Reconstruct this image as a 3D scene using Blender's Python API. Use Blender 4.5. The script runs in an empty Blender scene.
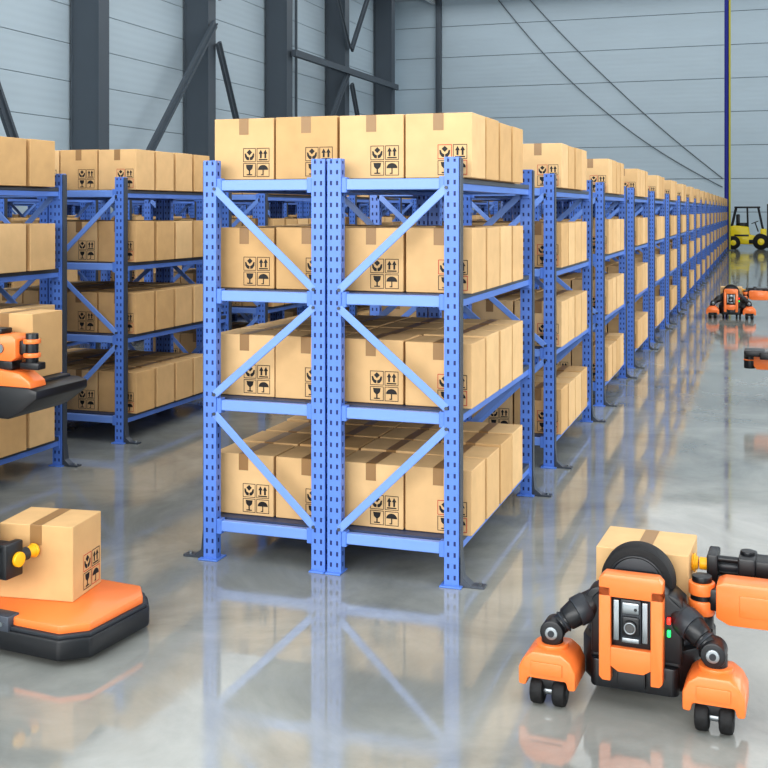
import bpy, bmesh, math, random
from mathutils import Matrix, Vector
random.seed(3)
scene = bpy.context.scene
C = bpy.context.collection

# ------------------------------------------------------------------ materials
def srgb(r, g, b):
    def f(c):
        c /= 255.0
        return c / 12.92 if c <= 0.04045 else ((c + 0.055) / 1.055) ** 2.4
    return (f(r), f(g), f(b), 1.0)

def mat(name, col, rough=0.5, metal=0.0, noise=0.0, nscale=8.0, bump=0.0, coat=0.0, emit=0.0, spec=0.5):
    m = bpy.data.materials.new(name)
    m.use_nodes = True
    nt = m.node_tree
    b = nt.nodes['Principled BSDF']
    b.inputs['Base Color'].default_value = col
    b.inputs['Roughness'].default_value = rough
    b.inputs['Metallic'].default_value = metal
    b.inputs['Coat Weight'].default_value = coat
    b.inputs['Specular IOR Level'].default_value = spec
    if emit:
        b.inputs['Emission Color'].default_value = col
        b.inputs['Emission Strength'].default_value = emit
    tc = nt.nodes.new('ShaderNodeTexCoord')
    n = nt.nodes.new('ShaderNodeTexNoise')
    n.inputs['Scale'].default_value = nscale
    n.inputs['Detail'].default_value = 4
    nt.links.new(tc.outputs['Object'], n.inputs['Vector'])
    if noise:
        mr = nt.nodes.new('ShaderNodeMapRange')
        mr.inputs['To Min'].default_value = 1 - noise
        mr.inputs['To Max'].default_value = 1 + noise
        nt.links.new(n.outputs['Fac'], mr.inputs['Value'])
        mx = nt.nodes.new('ShaderNodeVectorMath')
        mx.operation = 'SCALE'
        mx.inputs[0].default_value = col[:3]
        nt.links.new(mr.outputs['Result'], mx.inputs['Scale'])
        nt.links.new(mx.outputs['Vector'], b.inputs['Base Color'])
    if bump:
        bp = nt.nodes.new('ShaderNodeBump')
        bp.inputs['Strength'].default_value = bump
        bp.inputs['Distance'].default_value = 0.01
        nt.links.new(n.outputs['Fac'], bp.inputs['Height'])
        nt.links.new(bp.outputs['Normal'], b.inputs['Normal'])
    return m

CARDS = [mat('cardboard', srgb(207, 171, 125), 0.75, noise=0.16, nscale=7.0, spec=0.25),
         mat('cardboard_b', srgb(199, 162, 115), 0.75, noise=0.16, nscale=7.0, spec=0.25),
         mat('cardboard_c', srgb(213, 178, 132), 0.75, noise=0.16, nscale=7.0, spec=0.25)]
TAPE = mat('packing_tape', srgb(146, 112, 72), 0.4, noise=0.04, nscale=10)
INK = mat('print_black', srgb(24, 20, 18), 0.6)
INKR = mat('print_red', srgb(180, 44, 32), 0.6)
BLUE = mat('rack_blue_paint', srgb(92, 130, 208), 0.33, noise=0.06, nscale=5)
BLUE2 = mat('rack_blue_brace', srgb(118, 152, 220), 0.33, noise=0.04, nscale=5)
BLUED = mat('rack_hole_shade', srgb(34, 50, 106), 0.6)  # dark blue standing in for the shade inside the hollow posts
GREYD = mat('rack_grey_steel', srgb(72, 78, 88), 0.4, metal=0.3, noise=0.06)
DECK = mat('rack_deck_shaded', srgb(66, 78, 108), 0.5, metal=0.2, noise=0.05)  # dark blue deck, darkened further to deepen the shade under the shelves
ORANGE = mat('robot_orange', srgb(234, 124, 60), 0.38, coat=0.2, noise=0.03)
BLACK = mat('robot_black', srgb(22, 24, 28), 0.38, noise=0.1, nscale=20)
DARK = mat('robot_charcoal', srgb(40, 44, 50), 0.45, noise=0.05)
RUBBER = mat('rubber', srgb(18, 18, 20), 0.7, bump=0.2, nscale=60)
SILVER = mat('brushed_metal', srgb(150, 156, 160), 0.35, metal=0.85, noise=0.04, nscale=30)
YELLOW = mat('suction_yellow', srgb(240, 175, 28), 0.4, noise=0.03)
LENS = mat('lens_glass', srgb(8, 8, 14), 0.05, coat=1.0)
REDL = mat('led_red', (1.0, 0.03, 0.02, 1), 0.3, emit=2.0)
GREENL = mat('led_green', (0.02, 0.9, 0.15, 1), 0.3, emit=1.5)
FYEL = mat('forklift_yellow', srgb(240, 214, 8), 0.35, coat=0.3, noise=0.03)
STEEL = mat('column_steel', srgb(86, 95, 104), 0.5, noise=0.05, nscale=1.5)
POLEB = mat('pole_blue', srgb(34, 42, 140), 0.6, noise=0.03)
POLEY = mat('pole_yellow', srgb(200, 190, 70), 0.6, noise=0.03)
CABLE = mat('cable_grey', srgb(110, 118, 126), 0.6)
WHITEP = mat('ceiling_white', srgb(205, 212, 218), 0.8, noise=0.03, nscale=1)
PANELBAR = mat('panel_bar_white', srgb(225, 228, 230), 0.5)
GAPM = mat('wall_seam', srgb(128, 140, 150), 0.8)

def wall_mat(name, col):
    m = bpy.data.materials.new(name)
    m.use_nodes = True
    nt = m.node_tree
    b = nt.nodes['Principled BSDF']
    b.inputs['Roughness'].default_value = 0.5
    tc = nt.nodes.new('ShaderNodeTexCoord')
    n = nt.nodes.new('ShaderNodeTexNoise')
    n.inputs['Scale'].default_value = 0.25
    n.inputs['Detail'].default_value = 5
    mp = nt.nodes.new('ShaderNodeMapping')
    mp.inputs['Scale'].default_value = (1, 1, 4)
    nt.links.new(tc.outputs['Object'], mp.inputs['Vector'])
    nt.links.new(mp.outputs['Vector'], n.inputs['Vector'])
    mr = nt.nodes.new('ShaderNodeMapRange')
    mr.inputs['To Min'].default_value = 0.92
    mr.inputs['To Max'].default_value = 1.08
    nt.links.new(n.outputs['Fac'], mr.inputs['Value'])
    mx = nt.nodes.new('ShaderNodeVectorMath')
    mx.operation = 'SCALE'
    mx.inputs[0].default_value = col[:3]
    nt.links.new(mr.outputs['Result'], mx.inputs['Scale'])
    nt.links.new(mx.outputs['Vector'], b.inputs['Base Color'])
    w = nt.nodes.new('ShaderNodeTexWave')
    w.bands_direction = 'Z'
    w.inputs['Scale'].default_value = 1.2
    nt.links.new(tc.outputs['Object'], w.inputs['Vector'])
    bp = nt.nodes.new('ShaderNodeBump')
    bp.inputs['Strength'].default_value = 0.12
    bp.inputs['Distance'].default_value = 0.02
    nt.links.new(w.outputs['Fac'], bp.inputs['Height'])
    nt.links.new(bp.outputs['Normal'], b.inputs['Normal'])
    return m
WALLM = wall_mat('wall_panel_metal', srgb(192, 208, 218))

def floor_mat():
    m = bpy.data.materials.new('polished_concrete')
    m.use_nodes = True
    nt = m.node_tree
    L = nt.links.new
    b = nt.nodes['Principled BSDF']
    tc = nt.nodes.new('ShaderNodeTexCoord')
    n1 = nt.nodes.new('ShaderNodeTexNoise')
    n1.inputs['Scale'].default_value = 0.9
    n1.inputs['Detail'].default_value = 8
    n1.inputs['Roughness'].default_value = 0.65
    n1.inputs['Distortion'].default_value = 0.6
    L(tc.outputs['Object'], n1.inputs['Vector'])
    cr = nt.nodes.new('ShaderNodeValToRGB')
    cr.color_ramp.elements[0].position = 0.32
    cr.color_ramp.elements[0].color = srgb(120, 122, 119)
    cr.color_ramp.elements[1].position = 0.72
    cr.color_ramp.elements[1].color = srgb(164, 165, 159)
    L(n1.outputs['Fac'], cr.inputs['Fac'])
    L(cr.outputs['Color'], b.inputs['Base Color'])
    n2 = nt.nodes.new('ShaderNodeTexNoise')
    n2.inputs['Scale'].default_value = 2.2
    n2.inputs['Detail'].default_value = 7
    n2.inputs['Roughness'].default_value = 0.7
    L(tc.outputs['Object'], n2.inputs['Vector'])
    mr = nt.nodes.new('ShaderNodeMapRange')
    mr.inputs['From Min'].default_value = 0.38
    mr.inputs['From Max'].default_value = 0.72
    mr.inputs['To Min'].default_value = 0.04
    mr.inputs['To Max'].default_value = 0.16
    L(n2.outputs['Fac'], mr.inputs['Value'])
    L(mr.outputs['Result'], b.inputs['Roughness'])
    b.inputs['IOR'].default_value = 1.9
    n3 = nt.nodes.new('ShaderNodeTexNoise')
    n3.inputs['Scale'].default_value = 1.3
    n3.inputs['Detail'].default_value = 3
    L(tc.outputs['Object'], n3.inputs['Vector'])
    bp = nt.nodes.new('ShaderNodeBump')
    bp.inputs['Strength'].default_value = 0.03
    bp.inputs['Distance'].default_value = 0.03
    L(n3.outputs['Fac'], bp.inputs['Height'])
    L(bp.outputs['Normal'], b.inputs['Normal'])
    return m
FLOORM = floor_mat()

# ------------------------------------------------------------------ mesh builder
class MB:
    def __init__(self):
        self.v = []; self.f = []; self.m = []; self.mats = []
    def mi(self, m):
        if m not in self.mats:
            self.mats.append(m)
        return self.mats.index(m)
    def add(self, bm, M, m):
        k = self.mi(m); o = len(self.v)
        bm.verts.index_update()
        for v in bm.verts:
            self.v.append(tuple(M @ v.co))
        for f in bm.faces:
            self.f.append([o + v.index for v in f.verts]); self.m.append(k)
        bm.free()
    def poly(self, pts, m):
        o = len(self.v)
        self.v += [tuple(p) for p in pts]
        self.f.append(list(range(o, o + len(pts)))); self.m.append(self.mi(m))
    def box(self, c, s, m, bev=0.0, rot=None, seg=2):
        bm = bmesh.new()
        bmesh.ops.create_cube(bm, size=1)
        for v in bm.verts:
            v.co = Vector((v.co.x * s[0], v.co.y * s[1], v.co.z * s[2]))
        if bev:
            bmesh.ops.bevel(bm, geom=bm.edges[:], offset=bev, segments=seg, affect='EDGES', profile=0.5)
        M = Matrix.Translation(c)
        if rot is not None:
            M = M @ rot
        self.add(bm, M, m)
    def bx(self, x0, x1, y0, y1, z0, z1, m, bev=0.0, seg=2):
        self.box(((x0 + x1) / 2, (y0 + y1) / 2, (z0 + z1) / 2), (abs(x1 - x0), abs(y1 - y0), abs(z1 - z0)), m, bev, None, seg)
    def cyl(self, p1, p2, r, m, r2=None, seg=28, bev=0.0):
        p1 = Vector(p1); p2 = Vector(p2); d = p2 - p1
        bm = bmesh.new()
        bmesh.ops.create_cone(bm, cap_ends=True, segments=seg, radius1=r, radius2=r if r2 is None else r2, depth=d.length)
        if bev:
            es = [e for e in bm.edges if any(len(f.verts) > 4 for f in e.link_faces)]
            bmesh.ops.bevel(bm, geom=es, offset=bev, segments=2, affect='EDGES', profile=0.5)
        M = Matrix.Translation((p1 + p2) / 2) @ d.to_track_quat('Z', 'Y').to_matrix().to_4x4()
        self.add(bm, M, m)
    def sph(self, c, r, m, s=(1, 1, 1)):
        bm = bmesh.new()
        bmesh.ops.create_uvsphere(bm, u_segments=24, v_segments=14, radius=r)
        self.add(bm, Matrix.Translation(c) @ Matrix.Diagonal((s[0], s[1], s[2], 1)), m)
    def tor(self, c, axis, R, r, m, seg=40, ms=12):
        o = len(self.v)
        q = Vector(axis).to_track_quat('Z', 'Y')
        k = self.mi(m)
        for i in range(seg):
            a = 2 * math.pi * i / seg
            for j in range(ms):
                b = 2 * math.pi * j / ms
                p = Vector(((R + r * math.cos(b)) * math.cos(a), (R + r * math.cos(b)) * math.sin(a), r * math.sin(b)))
                self.v.append(tuple(q @ p + Vector(c)))
        for i in range(seg):
            for j in range(ms):
                i2 = (i + 1) % seg; j2 = (j + 1) % ms
                self.f.append([o + i * ms + j, o + i2 * ms + j, o + i2 * ms + j2, o + i * ms + j2]); self.m.append(k)
    def prism(self, pts, axis, a0, a1, m, bev=0.0, seg=2):
        """2D outline extruded along axis. axis 'Y': pts=(x,z); 'Z': pts=(x,y); 'X': pts=(y,z)"""
        bm = bmesh.new()
        def P(p, a):
            if axis == 'Y': return (p[0], a, p[1])
            if axis == 'Z': return (p[0], p[1], a)
            return (a, p[0], p[1])
        lo = [bm.verts.new(P(p, a0)) for p in pts]
        hi = [bm.verts.new(P(p, a1)) for p in pts]
        bm.faces.new(lo); bm.faces.new(hi)
        n = len(pts)
        for i in range(n):
            bm.faces.new([lo[i], lo[(i + 1) % n], hi[(i + 1) % n], hi[i]])
        bmesh.ops.recalc_face_normals(bm, faces=bm.faces[:])
        if bev:
            bmesh.ops.bevel(bm, geom=bm.edges[:], offset=bev, segments=seg, affect='EDGES', profile=0.5)
        self.add(bm, Matrix.Identity(4), m)
    def mesh(self, name):
        me = bpy.data.meshes.new(name)
        me.from_pydata(self.v, [], self.f)
        for m in self.mats:
            me.materials.append(m)
        me.polygons.foreach_set('material_index', self.m)
        me.polygons.foreach_set('use_smooth', [True] * len(me.polygons))
        me.update()
        me.set_sharp_from_angle(angle=math.radians(32))
        return me
    def obj(self, name, loc=(0, 0, 0), rz=0.0, parent=None):
        return link(name, self.mesh(name), loc, rz, parent)

def link(name, me, loc=(0, 0, 0), rz=0.0, parent=None):
    o = bpy.data.objects.new(name, me)
    o.location = loc
    o.rotation_euler = (0, 0, rz)
    C.objects.link(o)
    if parent is not None:
        o.parent = parent
    return o

def empty(name, loc, rz=0.0):
    e = bpy.data.objects.new(name, None)
    e.location = loc
    e.rotation_euler = (0, 0, rz)
    e.empty_display_size = 0.2
    C.objects.link(e)
    return e

def rrect(x0, x1, y0, y1, r, n=6):
    pts = []
    for cx, cy, a0 in ((x1 - r, y0 + r, -90), (x1 - r, y1 - r, 0), (x0 + r, y1 - r, 90), (x0 + r, y0 + r, 180)):
        for i in range(n + 1):
            a = math.radians(a0 + 90 * i / n)
            pts.append((cx + r * math.cos(a), cy + r * math.sin(a)))
    return pts

# ------------------------------------------------------------------ cardboard boxes
def icons(mb, O, U, V, s, frame_mat):
    """2x2 handling marks; O lower-left, U/V unit dirs, s icon cell size"""
    O = Vector(O); U = Vector(U); V = Vector(V)
    def P(cx, cy, pts, m=INK):
        mb.poly([O + U * (cx + p[0] * s) + V * (cy + p[1] * s) for p in pts], m)
    def R(cx, cy, x0, x1, y0, y1, m=INK):
        P(cx, cy, [(x0, y0), (x1, y0), (x1, y1), (x0, y1)], m)
    g = s * 1.08
    for i in (0, 1):
        for j in (0, 1):
            m = frame_mat if (i + j) % 2 else INK
            t = 0.045
            cx, cy = i * g, j * g
            R(cx, cy, 0, 1, 0, t, m); R(cx, cy, 0, 1, 1 - t, 1, m)
            R(cx, cy, 0, t, t, 1 - t, m); R(cx, cy, 1 - t, 1, t, 1 - t, m)
    P(0, 0, [(0.22, 0.88), (0.27, 0.60), (0.42, 0.46), (0.58, 0.46), (0.73, 0.60), (0.78, 0.88)])
    R(0, 0, 0.45, 0.55, 0.2, 0.48); R(0, 0, 0.28, 0.72, 0.12, 0.2)
    P(g, 0, [(0.5 + 0.40 * math.cos(a * math.pi / 10), 0.5 + 0.36 * math.sin(a * math.pi / 10)) for a in range(11)])
    R(g, 0, 0.46, 0.54, 0.16, 0.5); R(g, 0, 0.34, 0.54, 0.11, 0.18)
    for x in (0.32, 0.68):
        R(g, g, x - 0.07, x + 0.07, 0.26, 0.6)
        P(g, g, [(x - 0.17, 0.58), (x + 0.17, 0.58), (x, 0.88)])
    R(g, g, 0.15, 0.85, 0.11, 0.2)
    P(0, g, [(0.5, 0.9), (0.28, 0.7), (0.5, 0.48), (0.72, 0.7)])
    P(0, g, [(0.12, 0.62), (0.22, 0.62), (0.30, 0.42), (0.48, 0.32), (0.46, 0.12), (0.28, 0.16), (0.14, 0.36)])
    P(0, g, [(0.88, 0.62), (0.78, 0.62), (0.70, 0.42), (0.52, 0.32), (0.54, 0.12), (0.72, 0.16), (0.86, 0.36)])

def cbox(mb, x0, y0, z0, w, d, h, label='F', red=False, bev=0.003, ls=0.08):
    e = 0.0012
    mb.bx(x0, x0 + w, y0, y0 + d, z0, z0 + h, random.choice(CARDS), bev, 1)
    xc = x0 + w / 2; tw = 0.030
    z1 = z0 + h + e
    mb.poly([(xc - tw, y0 + .003, z1), (xc + tw, y0 + .003, z1), (xc + tw, y0 + d - .003, z1), (xc - tw, y0 + d - .003, z1)], TAPE)
    for yy in (y0 - e, y0 + d + e):
        mb.poly([(xc - tw, yy, z1 - .003), (xc + tw, yy, z1 - .003), (xc + tw, yy, z1 - 0.095), (xc - tw, yy, z1 - 0.095)], TAPE)
    mb.poly([(xc - tw, y0 + .004, z1), (xc - tw, y0 - e, z1 - .004), (xc + tw, y0 - e, z1 - .004), (xc + tw, y0 + .004, z1)], TAPE)
    if label == 'F':
        icons(mb, (x0 + w * 0.49, y0 - e, z0 + 0.016), (1, 0, 0), (0, 0, 1), ls, INKR if red else INK)
    if label == 'R':
        icons(mb, (x0 + w + e, y0 + d * 0.36, z0 + 0.02), (0, 1, 0), (0, 0, 1), ls, INKR)

LV = [0.195, 0.885, 1.51, 2.14]
def rack_boxes():
    mb = MB()
    W = 0.391; D = 0.350; H = 0.353
    for L in LV:
        z = L + 0.036
        for i in range(4):
            for j in range(4):
                x0 = 0.014 + (i - 2) * W
                dx = random.uniform(-.003, .003); dy = random.uniform(-.004, .004)
                cbox(mb, x0 + 0.005 + dx, 0.125 + j * D + dy, z, W - 0.012, D - 0.042, H + random.uniform(-.004, .004),
                     'F' if j == 0 else '', red=(i == 3))
    return mb

def perf(mb, c, U, w, z1, hu, hw):
    """perforated sheet: c=(x,y) centre, U horizontal dir, hole columns at +-hu"""
    U = Vector((U[0], U[1], 0)); c = Vector((c[0], c[1], 0))
    def Q(a, b, z0, zz):
        mb.poly([c + U * a + Vector((0, 0, z0)), c + U * b + Vector((0, 0, z0)), c + U * b + Vector((0, 0, zz)), c + U * a + Vector((0, 0, zz))], BLUE)
    Q(-w / 2, -hu - hw, 0, z1); Q(hu + hw, w / 2, 0, z1)
    if hu > 0.001:
        Q(-hu + hw, hu - hw, 0, z1)
        cols = (-hu, hu)
    else:
        cols = (0,)
    p = 0.06
    for k in cols:
        z = 0.0
        while z < z1 - 0.001:
            Q(k - hw, k + hw, z, min(z + 0.036, z1))
            z += p

def rack_mesh():
    mb = MB()
    HT = 2.283
    PX = (-0.715, -0.0475, 0.0475, 0.715)
    LY = 1.985
    pw, pd = 0.08, 0.06
    for y in (0, LY):
        for x in PX:
            perf(mb, (x, y - pd / 2), (1, 0), pw, HT, 0.018, 0.006)
            perf(mb, (x, y + pd / 2), (1, 0), pw, HT, 0.018, 0.006)
            perf(mb, (x - pw / 2, y), (0, 1), pd, HT, 0.0, 0.008)
            perf(mb, (x + pw / 2, y), (0, 1), pd, HT, 0.0, 0.008)
            mb.bx(x - pw / 2 + .004, x + pw / 2 - .004, y - pd / 2 + .004, y + pd / 2 - .004, 0.002, HT - 0.012, BLUED)  # added liner that keeps the post holes dark
            mb.bx(x - 0.06 if abs(x) > .1 else x - .045, x + 0.06 if abs(x) > .1 else x + .045, y - 0.06, y + 0.06, 0.0, 0.009, BLUE, 0.002, 1)
            if abs(x) > 0.1:
                s = 1 if x > 0 else -1
                xo = x + s * (pw / 2 + 0.005)
                mb.bx(xo - .004, xo + .004, y - 0.022, y + 0.034, 0.02, HT - 0.005, GREYD, 0.002, 1)
                pts = [(xo - s * .004, 0.16), (xo + s * .004, 0.16), (xo + s * .016, 0.05), (xo + s * .06, 0.014), (xo + s * .13, 0.012), (xo + s * .13, 0.0), (xo - s * .004, 0.0)]
                mb.prism(pts, 'Y', y - 0.022, y + 0.04, GREYD, 0.0015, 1)
                mb.cyl((xo + s * .10, y + .010, .01), (xo + s * .10, y + .010, .024), .011, SILVER, seg=6)
        for s in (-1, 1):
            xi = s * (0.0475 + pw / 2); xo = s * (0.715 - pw / 2)
            for L in LV:
                mb.bx(min(xi, xo), max(xi, xo), y - 0.02, y + 0.02, L - 0.03, L + 0.03, BLUE2, 0.004, 1)
                for xx in (xi, xo):
                    e = 1 if xx == xi else -1
                    mb.bx(xx, xx + s * e * 0.03, y - 0.026, y + 0.026, L - 0.045, L + 0.04, BLUE, 0.003, 1)
            def diag(zi, zo, yo):
                a = Vector((xi - s * .012, yo, zi)); b = Vector((xo + s * .012, yo, zo)); d = b - a
                ang = math.atan2(d.z, d.x)
                mb.box((a + b) / 2, (d.length, 0.012, 0.044), BLUE2, 0.003, Matrix.Rotation(-ang, 4, 'Y'), 1)
                for p in (a, b):
                    mb.cyl(p - Vector((0, .012, 0)) , p + Vector((0, .012, 0)), .010, GREYD, seg=8)
            yo = y - 0.024
            diag(LV[2] + 0.05, LV[3] - 0.02, yo)
            diag(LV[2] - 0.05, LV[1] + 0.06, yo - .002)
            diag(LV[0] + 0.05, LV[1] - 0.05, yo)
    for L in LV:
        for s in (-1, 1):
            xo = s * 0.715; xi = s * 0.0475
            mb.bx(xo - 0.022, xo + 0.022, pd / 2, LY - pd / 2, L - 0.035, L + 0.004, BLUE, 0.003, 1)
            mb.bx(xo - 0.024, xo + 0.024, pd / 2, LY - pd / 2, L + 0.004, L + 0.034, GREYD, 0.003, 1)
            mb.bx(xi - 0.02, xi + 0.02, pd / 2, LY - pd / 2, L - 0.035, L + 0.034, BLUE, 0.003, 1)
            for yy, e in ((pd / 2, 1), (LY - pd / 2, -1)):
                mb.bx(xo - 0.03, xo + 0.03, yy, yy + e * .012, L - 0.06, L + 0.045, BLUE, 0.002, 1)
            mb.bx(min(xi, xo), max(xi, xo), 0.05, LY - 0.05, L + 0.014, L + 0.033, DECK)
            for k in range(1, 4):
                yy = LY * k / 4
                mb.bx(min(xi, xo), max(xi, xo), yy - .02, yy + .02, L - 0.02, L + 0.014, BLUE)
    return mb

rackM = rack_mesh().mesh('storage_rack')
boxM = [rack_boxes().mesh('stacked_cardboard_boxes') for _ in range(3)]
XR = -2.265
rows = [(XR, 5.725, 18), (XR - 3.65, 5.44, 19), (XR - 7.3, 5.725, 18), (XR - 10.95, 5.725, 18), (XR - 14.6, 5.725, 18)]
for ri, (x, y0, n) in enumerate(rows):
    for k in range(n):
        y = y0 + 2.87 * k
        if y > 57: break
        link('storage_rack', rackM, (x, y, 0))
        link('stacked_cardboard_boxes', random.choice(boxM), (x, y + (0.34 if (ri == 1 and k == 0) else 0), 0))

# ------------------------------------------------------------------ room
X0, X1, Y0, Y1, ZC = -21.6, 13.0, -11.0, 66.0, 15.0
fl = MB(); fl.bx(X0 - .3, X1 + .3, Y0 - .3, Y1 + .3, -0.2, 0.0, FLOORM); fl.obj('floor')
ce = MB(); ce.bx(X0 - .3, X1 + .3, Y0 - .3, Y1 + .3, ZC, ZC + 0.2, WHITEP); ce.obj('ceiling')

def wall(name, ax, pos, a0, a1, out, ph, gap=0.02):
    mb = MB()
    def B(p0, p1, q0, q1, z0, z1, m, bev=0):
        lo, hi = min(p0, p1), max(p0, p1)
        if ax == 'X': mb.bx(lo, hi, q0, q1, z0, z1, m, bev, 1)
        else: mb.bx(q0, q1, lo, hi, z0, z1, m, bev, 1)
    B(pos, pos + out * 0.25, a0, a1, 0, ZC, GAPM)
    z = 0.0
    while z < ZC - 0.01:
        zt = min(z + ph - gap, ZC)
        B(pos, pos - out * 0.04, a0, a1, z, zt, WALLM, 0.006)
        z += ph
    return mb.obj(name)
wall('wall_left', 'X', X0, Y0, Y1, -1, 1.25)
wall('wall_right', 'X', X1, Y0, Y1, 1, 1.25)
wall('wall_back', 'Y', Y1, X0, X1, 1, 1.9, 0.035)
wall('wall_front', 'Y', Y0, X0, X1, -1, 1.25)

def Ibeam(mb, x, y, dx, dy, z0, z1):
    t = 0.06
    mb.bx(x - dx / 2, x - dx / 2 + t, y - dy / 2, y + dy / 2, z0, z1, STEEL)
    mb.bx(x + dx / 2 - t, x + dx / 2, y - dy / 2, y + dy / 2, z0, z1, STEEL)
    mb.bx(x - dx / 2 + t, x + dx / 2 - t, y - dy / 2 + .03, y + dy / 2 - .03, z0, z1, STEEL)
cys = [-6.1, 1.4, 9.0, 16.5, 24.0, 31.6, 39.2, 46.8, 54.3, 62.0]
for y in cys:
    mb = MB(); Ibeam(mb, 0, 0, 1.06, 0.62, 0, ZC); mb.bx(-.58, .62, -.42, .42, 0, .05, STEEL)
    mb.obj('steel_column', (X0 + 0.66, y, 0))
for x, y in ((-18.7, Y1 - .25),):
    mb = MB(); mb.bx(-.16, .16, -.16, .16, 0, ZC, STEEL, .01); mb.bx(-.25, .25, -.18, .18, 0, .04, STEEL)
    mb.obj('steel_column', (x, y, 0))

def brace(pts, w=0.34):
    mb = MB()
    for a, b in pts:
        a = Vector((0, a[0], a[1])); b = Vector((0, b[0], b[1])); d = b - a
        ang = math.atan2(d.z, d.y)
        mb.box((a + b) / 2, (0.12, d.length, w), STEEL, 0.0, Matrix.Rotation(ang, 4, 'X'))
        mb.box((a + b) / 2 + Vector((.06, 0, 0)), (0.16, d.length, 0.04), STEEL, 0.0, Matrix.Rotation(ang, 4, 'X'))
    return mb.obj('wall_brace', (X0 + 1.36, 0, 0))
for yc in (24.0, 39.2, 54.3):
    brace([((yc - .1, 9.3), (yc - 6.9, 2.0)), ((yc + .2, 8.6), (yc + 4.6, 0.6)), ((yc - .2, 10.4), (yc - 3.4, 14.6)), ((yc + .2, 10.4), (yc + 3.6, 14.6))])
mb = MB()
mb.bx(-.12, .12, 46.8, 62.0, -.15, .15, STEEL); mb.obj('wall_girt', (X0 + 1.4, 0, 9.2))
for yy in (49.4, 50.0):
    mb = MB(); mb.cyl((0, 0, 0), (0, 0, ZC), .06, STEEL, seg=10); mb.obj('wall_conduit', (X0 + .15, yy, 0))

mb = MB()
mb.cyl((0, 0, 0), (0, 0, ZC), .10, POLEB, seg=12)
mb.cyl((0.15, 0, 0), (.15, 0, ZC), .05, POLEY, seg=12)
mb.bx(-.2, .37, -.2, .2, 0, .04, STEEL)
mb.obj('marker_pole', (-1.56, 57.6, 0))

def cable(pts):
    cu = bpy.data.curves.new('hanging_cable', 'CURVE')
    cu.dimensions = '3D'; cu.bevel_depth = 0.032; cu.bevel_resolution = 1
    sp = cu.splines.new('NURBS'); sp.points.add(len(pts) - 1)
    for p, q in zip(sp.points, pts): p.co = (q[0], q[1], q[2], 1)
    sp.order_u = 4; sp.use_endpoint_u = True
    cu.materials.append(CABLE)
    o = bpy.data.objects.new('hanging_cable', cu); C.objects.link(o)
yb = Y1 - 0.12
cable([(-15.2, yb, 15), (-12.3, yb, 11.2), (-9.0, yb, 8.0), (-5.5, yb, 5.2), (-2.0, yb, 3.3)])
cable([(-13.4, yb, 15), (-11.0, yb, 12.2), (-8.4, yb, 9.6), (-5.4, yb, 6.6), (-2.0, yb, 3.8)])

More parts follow.
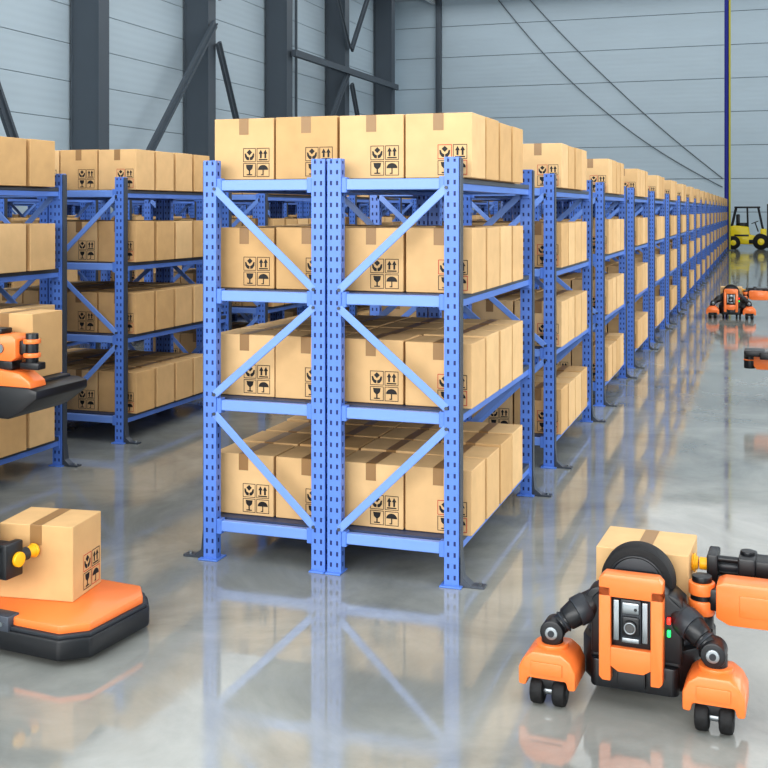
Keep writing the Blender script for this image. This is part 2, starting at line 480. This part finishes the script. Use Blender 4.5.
# ------------------------------------------------------------------ robots
def robot_meshes():
    parts = {}
    mb = MB()
    mb.prism([(-.22, -.12), (-.17, -.20), (.18, -.20), (.25, -.12), (.25, .30), (.19, .36), (-.17, .36), (-.22, .30)], 'Z', .085, .25, BLACK, .012)
    mb.prism([(-.2, -.10), (-.15, -.19), (.16, -.19), (.22, -.10), (.22, .28), (-.2, .28)], 'Z', .25, .275, DARK, .006)
    mb.prism(rrect(-.17, .18, -.235, -.1, .03), 'Z', .075, .19, BLACK, .01)
    mb.prism([(-.17, .2), (.19, .2), (.19, .42), (.13, .47), (.08, .53), (-.08, .53), (-.12, .47), (-.17, .42)], 'Y', -.21, -.02, BLACK, .010)
    mb.bx(.19, .255, -.10, .10, .12, .2, DARK, .008)
    for x in (-.12, .12):
        mb.bx(x - .03, x + .03, .24, .32, .08, .12, DARK, .005)
        for e in (-.03, .03):
            mb.cyl((x + e - .018, .28, .052), (x + e + .018, .28, .052), .052, RUBBER, bev=.008)
    mb.bx(.17, .30, -.11, .02, .2, .31, BLACK, .015)
    parts['chassis'] = mb
    # front panel
    mb = MB()
    y0, y1 = -.28, -.21
    mb.prism([(-.125, .46), (-.125, .53), (-.105, .55), (.105, .55), (.125, .53), (.125, .46)], 'Y', y0, y1, ORANGE, .004)
    for s in (-1, 1):
        mb.prism([(s * .125, .50), (s * .078, .50), (s * .078, .125), (s * .112, .125), (s * .125, .14)], 'Y', y0, y1, ORANGE, .004)
        mb.bx(s * .056 - .011, s * .056 + .011, -.278, -.23, .29, .45, SILVER, .003)
    mb.prism([(-.08, .185), (-.08, .26), (.08, .26), (.08, .185), (.05, .165), (-.05, .165)], 'Y', y0 + .002, y1, ORANGE, .004)
    mb.bx(-.08, .08, -.252, -.22, .24, .48, BLACK, .004)
    mb.bx(-.042, .042, -.272, -.24, .28, .455, DARK, .008)
    mb.bx(-.034, .034, -.280, -.25, .40, .445, SILVER, .006)
    mb.bx(-.034, .034, -.280, -.25, .285, .305, SILVER, .005)
    mb.bx(-.036, .036, -.280, -.26, .31, .39, BLACK, .010)
    mb.cyl((0, -.27, .35), (0, -.295, .35), .027, BLACK, bev=.003)
    mb.cyl((0, -.29, .35), (0, -.298, .35), .018, LENS)
    mb.tor((0, -.297, .35), (0, 1, 0), .021, .003, SILVER)
    mb.cyl((.02, -.275, .42), (.02, -.283, .42), .006, BLACK)
    mb.bx(-.055, .055, -.262, -.225, .10, .17, BLACK, .004)
    mb.box((.142, -.225, .375), (.014, .014, .026), REDL, .003)
    mb.box((.142, -.225, .325), (.014, .014, .026), GREENL, .003)
    parts['front_panel'] = mb
    mb = MB()
    mb.cyl((0, -.125, .475), (0, -.015, .475), .148, RUBBER, bev=.020, seg=56)
    mb.cyl((0, -.132, .475), (0, -.12, .475), .105, DARK, bev=.005, seg=48)
    mb.tor((0, -.128, .475), (0, 1, 0), .108, .006, BLACK, 48, 8)
    mb.cyl((0, -.15, .475), (0, -.01, .475), .05, SILVER, bev=.004)
    mb.bx(-.07, .07, -.1, .0, .27, .42, BLACK, .01)
    parts['drive_disc'] = mb
    for s, nm in ((-1, 'leg_1'), (1, 'leg_2')):
        mb = MB()
        a = Vector((s * .135, -.14, .405)); b = Vector((s * .235, -.20, .350)); c = Vector((s * .315, -.235, .285))
        mb.cyl(a + Vector((0, -.06, 0)), a + Vector((0, .05, 0)), .062, BLACK, bev=.008)
        mb.cyl(a, a.lerp(b, .8), .052, BLACK, r2=.058, bev=.004)
        mb.cyl(a.lerp(b, .55), b, .060, DARK, bev=.006)
        mb.cyl(b - (b - a) * .1, b.lerp(c, .45), .055, BLACK, r2=.046, bev=.006)
        mb.cyl(b.lerp(c, .3), c, .04, BLACK)
        mb.tor(b.lerp(c, .55), c - b, .040, .006, DARK, 28, 8)
        mb.cyl(c + Vector((0, -.055, 0)), c + Vector((0, .045, 0)), .048, BLACK, bev=.006)
        mb.cyl(c + Vector((0, -.062, 0)), c + Vector((0, -.05, 0)), .026, SILVER, bev=.003)
        mb.cyl(c + Vector((0, -.067, 0)), c + Vector((0, -.06, 0)), .013, DARK)
        x = s * .322
        mb.cyl((x, -.24, .28), (x, -.24, .18), .044, BLACK)
        mb.cyl((x, -.24, .215), (x, -.24, .236), .066, ORANGE, bev=.004)
        w = .116
        pts = [(x - w, .085), (x - w, .155), (x - w * .82, .195), (x - w * .5, .222), (x + w * .5, .222), (x + w * .82, .195), (x + w, .155), (x + w, .085), (x + w * .74, .082), (x + w * .66, .115), (x - w * .66, .115), (x - w * .74, .082)]
        mb.prism(pts, 'Y', -.345, -.14, ORANGE, .009)
        mb.bx(x - w * .55, x + w * .55, -.352, -.34, .135, .185, ORANGE, .004)
        mb.prism(rrect(x - .07, x + .07, -.32, -.17, .02), 'Z', .07, .13, BLACK, .005)
        for e in (-.045, .045):
            mb.cyl((x + e - .027, -.295, .056), (x + e + .027, -.295, .056), .056, RUBBER, bev=.014)
            mb.cyl((x + e - .029, -.295, .056), (x + e + .029, -.295, .056), .026, DARK)
        mb.cyl((x - .02, -.295, .056), (x + .02, -.295, .056), .015, SILVER)
        parts[nm] = mb
    mb = MB()
    mb.cyl((.25, -.045, .27), (.25, -.045, .36), .047, BLACK, bev=.005)
    mb.cyl((.25, -.045, .36), (.25, -.045, .42), .053, ORANGE, bev=.006)
    mb.cyl((.25, -.045, .42), (.25, -.045, .44), .045, BLACK)
    mb.cyl((.25, -.045, .44), (.25, -.045, .49), .053, ORANGE, bev=.006)
    mb.cyl((.25, -.045, .49), (.25, -.045, .515), .04, BLACK, bev=.004)
    mb.bx(.28, .36, -.085, -.005, .385, .475, BLACK, .012)
    mb.prism([(.31, .37), (.31, .50), (.34, .515), (.63, .515), (.66, .49), (.66, .38), (.63, .345), (.36, .345)], 'Y', -.11, .01, ORANGE, .007)
    mb.bx(.40, .6, -.114, -.105, .385, .47, ORANGE, .004)
    mb.cyl((.70, -.045, .35), (.70, -.045, .53), .056, BLACK, bev=.008)
    mb.bx(.64, .72, -.09, 0, .38, .49, BLACK, .012)
    mb.tor((.70, -.045, .44), (0, 0, 1), .056, .007, ORANGE)
    mb.bx(.55, .75, -.06, .20, .50, .56, BLACK, .016)
    mb.bx(.44, .60, .10, .22, .475, .55, BLACK, .010)
    mb.bx(.38, .45, .085, .235, .45, .56, BLACK, .010)
    mb.cyl((.415, .16, .555), (.415, .16, .575), .03, BLACK, bev=.004)
    mb.cyl((.28, .12, .54), (.40, .12, .54), .014, BLACK)
    mb.cyl((.28, .20, .46), (.40, .20, .46), .014, BLACK)
    mb.cyl((.28, .12, .46), (.40, .12, .46), .014, BLACK)
    mb.bx(.255, .30, .09, .23, .435, .56, BLACK, .008)
    mb.cyl((.29, .16, .50), (.38, .16, .50), .026, DARK, bev=.003)
    mb.cyl((.22, .16, .50), (.27, .16, .50), .026, YELLOW, bev=.003)
    mb.cyl((.19, .16, .50), (.215, .16, .50), .036, YELLOW, .026)
    mb.tor((.200, .16, .50), (1, 0, 0), .034, .005, YELLOW)
    parts['arm'] = mb
    mb = MB()
    cbox(mb, -.195, .03, .277, .384, .33, .285, '')
    parts['parcel'] = mb
    return {k: v.mesh(k) for k, v in parts.items()}

RM = robot_meshes()
def robot(loc, rz=0.0, skip=()):
    e = empty('mobile_manipulator_robot', loc, rz)
    for k, me in RM.items():
        if k in skip: continue
        link(k, me, (0, 0, 0), 0, e)
robot((-.47, 4.75, 0), math.radians(-3))
robot((-.50, 21.6, 0), 0.0)
robot((0.60, 12.15, 0), math.pi, ('parcel',))

# flat transport robot with parcel and arm (left foreground)
e = empty('parcel_transport_robot', (-2.80, 4.12, 0), math.radians(-6))
mb = MB()
out = [(-.10, 0), (0, .10), (0, .52), (-.10, .64), (-1.25, .64), (-1.35, .54), (-1.35, .1), (-1.25, 0)]
mb.prism(out, 'Z', .025, .12, BLACK, .014, 2)
mb.prism([(x * .985 - .01, .012 + y * .96) for x, y in out], 'Z', .115, .135, DARK, .004)
for x in (-.2, -1.15):
    for y in (.12, .5):
        mb.cyl((x, y - .03, .035), (x, y + .03, .035), .035, RUBBER)
mb.obj('base', parent=e)
mb = MB()
mb.prism([(x * .95 - .025, .03 + y * .91) for x, y in out], 'Z', .13, .172, ORANGE, .009, 2)
mb.bx(-.56, -.38, -.004, .07, .11, .182, GREYD, .008)
for x in (-.52, -.42):
    mb.cyl((x, -.008, .145), (x, .02, .145), .01, SILVER)
mb.obj('deck', parent=e)
mb = MB(); cbox(mb, 0, 0, 0, .375, .29, .35, 'R', ls=.08); mb.obj('parcel', (-.625, .20, .173), math.radians(13), e)
# two-finger clamp arm
mb = MB()
mb.cyl((-.88, .14, .16), (-.88, .14, .30), .075, BLACK, bev=.01)
mb.cyl((-.88, .14, .30), (-.88, .14, .48), .06, ORANGE, bev=.01)
mb.cyl((-.88, .14, .48), (-.88, .14, .60), .065, BLACK, bev=.01)
mb.bx(-.87, -.60, .03, .12, .48, .55, BLACK, .010)
mb.bx(-.67, -.57, .01, .11, .34, .56, BLACK, .010)
mb.bx(-.70, -.54, .015, .10, .30, .345, DARK, .008)
mb.bx(-.68, -.55, .005, .09, .40, .44, ORANGE, .008)
mb.bx(-.60, -.43, .02, .10, .445, .485, BLACK, .008)
mb.bx(-.60, -.43, .02, .10, .335, .375, BLACK, .008)
mb.bx(-.58, -.50, .03, .09, .37, .45, DARK, .006)
mb.bx(-.46, -.415, .02, .13, .33, .49, BLACK, .008)
mb.cyl((-.50, .01, .465), (-.50, .03, .465), .018, SILVER)
mb.cyl((-.50, .01, .355), (-.50, .03, .355), .018, SILVER)
mb.cyl((-.415, .09, .41), (-.395, .09, .41), .034, YELLOW, bev=.004)
mb.cyl((-.44, .11, .41), (-.44, .175, .41), .03, DARK)
mb.cyl((-.44, .17, .41), (-.44, .232, .41), .022, YELLOW, .03)
mb.tor((-.44, .222, .41), (0, 1, 0), .028, .005, YELLOW)
mb.obj('arm', parent=e)

# lift robot, tray held at waist height (left edge)
e = empty('parcel_lift_robot', (-4.70, 5.22, 0))
mb = MB()
mb.prism(rrect(-.3, .26, -.3, .3, .07), 'Z', .05, .18, BLACK, .02)
mb.prism(rrect(-.26, .22, -.26, .26, .06), 'Z', .18, .24, ORANGE, .015)
for x in (-.2, .16):
    for y in (-.24, .24):
        mb.cyl((x, y - .025, .055), (x, y + .025, .055), .055, RUBBER, bev=.006)
mb.obj('base', parent=e)
mb = MB()
for y in (-.12, .12):
    mb.bx(-.06, .02, y - .03, y + .03, .22, 1.75, DARK, .008)
mb.bx(-.07, .03, -.16, .16, 1.74, 1.8, BLACK, .01)
mb.bx(.02, .12, -.17, .17, .9, 1.3, BLACK, .012)
mb.obj('mast', parent=e)
mb = MB()
mb.prism([(.08, 1.06), (.08, .92), (.14, .88), (.86, .87), (.94, .91), (1.04, .985), (1.04, 1.03), (.98, 1.045)], 'Y', -.2, .28, BLACK, .01, 2)
mb.bx(.12, .94, -.1, .26, 1.03, 1.06, DARK, .006)
# lower orange housing, upper orange arm, black joints
mb.prism([(.60, 1.04), (.60, 1.14), (.66, 1.15), (.92, 1.12), (.99, 1.075), (1.0, 1.04)], 'Y', -.19, -.05, ORANGE, .008)
mb.bx(.72, .86, -.165, -.075, 1.13, 1.19, BLACK, .008)
mb.prism([(.56, 1.19), (.56, 1.30), (.60, 1.325), (.87, 1.325), (.90, 1.30), (.90, 1.20), (.87, 1.18)], 'Y', -.19, -.06, ORANGE, .008)
mb.bx(.12, .70, -.16, -.04, 1.04, 1.27, ORANGE, .012)
mb.bx(.88, .94, -.155, -.085, 1.215, 1.29, BLACK, .008)
mb.cyl((.955, -.12, 1.17), (.955, -.12, 1.33), .034, BLACK, bev=.004)
mb.cyl((.955, -.12, 1.20), (.955, -.12, 1.225), .047, ORANGE, bev=.005)
mb.cyl((.955, -.12, 1.275), (.955, -.12, 1.30), .047, ORANGE, bev=.005)
mb.bx(.90, 1.02, -.155, -.085, 1.135, 1.175, BLACK, .008)
mb.bx(.60, .80, -.18, -.08, 1.325, 1.355, BLACK, .008)
mb.cyl((.80, -.20, 1.25), (.80, -.18, 1.25), .026, SILVER)
mb.obj('lift_tray', parent=e)
mb = MB(); cbox(mb, 0, 0, 0, .37, .28, .36, ''); mb.obj('parcel', (.51, -.015, 1.062), 0, e)

# ------------------------------------------------------------------ forklift
e = empty('forklift', (-1.72, 59.6, 0))
mb = MB()
mb.prism([(0, .45), (.05, .32), (.35, .28), (1.0, .26), (1.9, .25), (1.95, .6), (1.5, .7), (1.25, .74), (1.2, 1.15), (.5, 1.22), (.08, 1.12), (0, .9)], 'Y', -.52, .52, FYEL, .05, 3)
mb.bx(1.75, 2.05, -.57, .57, .3, 1.05, FYEL, .05)
mb.bx(.5, 1.2, -.525, .525, .66, .76, BLACK, .01)
mb.bx(1.2, 1.75, -.525, .525, .3, .5, BLACK, .01)
mb.obj('body', parent=e)
mb = MB()
for x, r in ((.45, .34), (1.78, .40)):
    for y in (-.5, .5):
        mb.cyl((x, y - .12, r), (x, y + .12, r), r, RUBBER, bev=.03)
        mb.cyl((x, y - .125, r), (x, y + .125, r), r * .42, FYEL, bev=.01)
mb.obj('wheels', parent=e)
mb = MB()
for y in (-.45, .45):
    mb.cyl((.35, y, 1.1), (.58, y, 2.12), .055, BLACK)
    mb.cyl((1.15, y, 1.1), (1.12, y, 2.12), .04, BLACK)
    mb.cyl((1.9, y, .9), (1.65, y, 2.12), .055, BLACK)
mb.bx(.5, 1.75, -.5, .5, 2.09, 2.18, BLACK, .02)
mb.bx(.62, 1.15, -.25, .25, 1.15, 1.35, BLACK, .03)
mb.bx(.58, .76, -.25, .25, 1.2, 1.78, BLACK, .04)
mb.cyl((1.65, 0, .9), (1.5, 0, 1.35), .03, BLACK)
mb.tor((1.49, 0, 1.37), (-.4, 0, 1), .17, .02, BLACK)
mb.obj('cab', parent=e)
mb = MB()
for y in (-.32, .32):
    mb.bx(2.07, 2.19, y - .05, y + .05, .08, 2.3, DARK, .01)
    mb.bx(2.25, 3.35, y - .06, y + .06, .1, .145, DARK, .005)
    mb.bx(2.20, 2.27, y - .06, y + .06, .1, .6, DARK, .005)
for z in (.3, .9, 2.1):
    mb.bx(2.08, 2.18, -.35, .35, z, z + .08, DARK, .005)
mb.bx(2.19, 2.24, -.45, .45, .35, .5, BLACK, .005)
mb.obj('mast', parent=e)

# ------------------------------------------------------------------ lights
def area(name, loc, rot, sx, sy, P, col=(1, 1, 1)):
    l = bpy.data.lights.new(name, 'AREA'); l.shape = 'RECTANGLE'; l.size = sx; l.size_y = sy
    l.energy = P; l.color = col
    o = bpy.data.objects.new(name, l); o.location = loc; o.rotation_euler = rot
    C.objects.link(o)
# added lights: broad overhead panel, large fill panels at front and right walls
area('added_overhead_light', ((X0 + X1) / 2, 27.5, ZC - .38), (0, 0, 0), 31, 75, 6400, (0.985, 0.995, 1.0))  # made-up source, spread wide so the floor shows no bright streaks
mb = MB()
for x in range(-19, 12, 5):
    mb.bx(x - .1, x + .1, -10.8, 65.8, -.06, .28, PANELBAR)
mb.obj('light_panel_bars', (0, 0, ZC - .3))  # bars that go with the added overhead panel, no real glazing
area('added_fill_light', (-3, Y0 + .25, 6.0), (math.radians(90), 0, 0), 20, 8, 3500, (1.0, 0.98, 0.95))  # fill added behind the camera to brighten the front faces
area('added_fill_light', (X1 - .25, 14, 6.0), (math.radians(90), 0, math.radians(90)), 34, 7, 2700, (1.0, 0.985, 0.96))  # fill added on the right to brighten the side faces

w = bpy.data.worlds.new('World'); scene.world = w; w.use_nodes = True
w.node_tree.nodes['Background'].inputs[0].default_value = (.7, .8, .9, 1)
w.node_tree.nodes['Background'].inputs[1].default_value = 0.5

# ------------------------------------------------------------------ camera
cam = bpy.data.cameras.new('camera')
cam.sensor_width = 36.0
cam.lens = 36.0 * 1110 / 768
cam.shift_y = -174 / 768
cam.clip_end = 300
co = bpy.data.objects.new('camera', cam)
co.location = (0, 0, 2.0)
co.rotation_euler = (math.radians(90), 0, math.radians(18.7))
C.objects.link(co)
scene.camera = co
scene.view_settings.view_transform = 'Standard'
try:
    scene.view_settings.look = 'Medium High Contrast'
except Exception as ex:
    print('look', ex)
    scene.view_settings.look = 'None'
scene.view_settings.exposure = -0.06
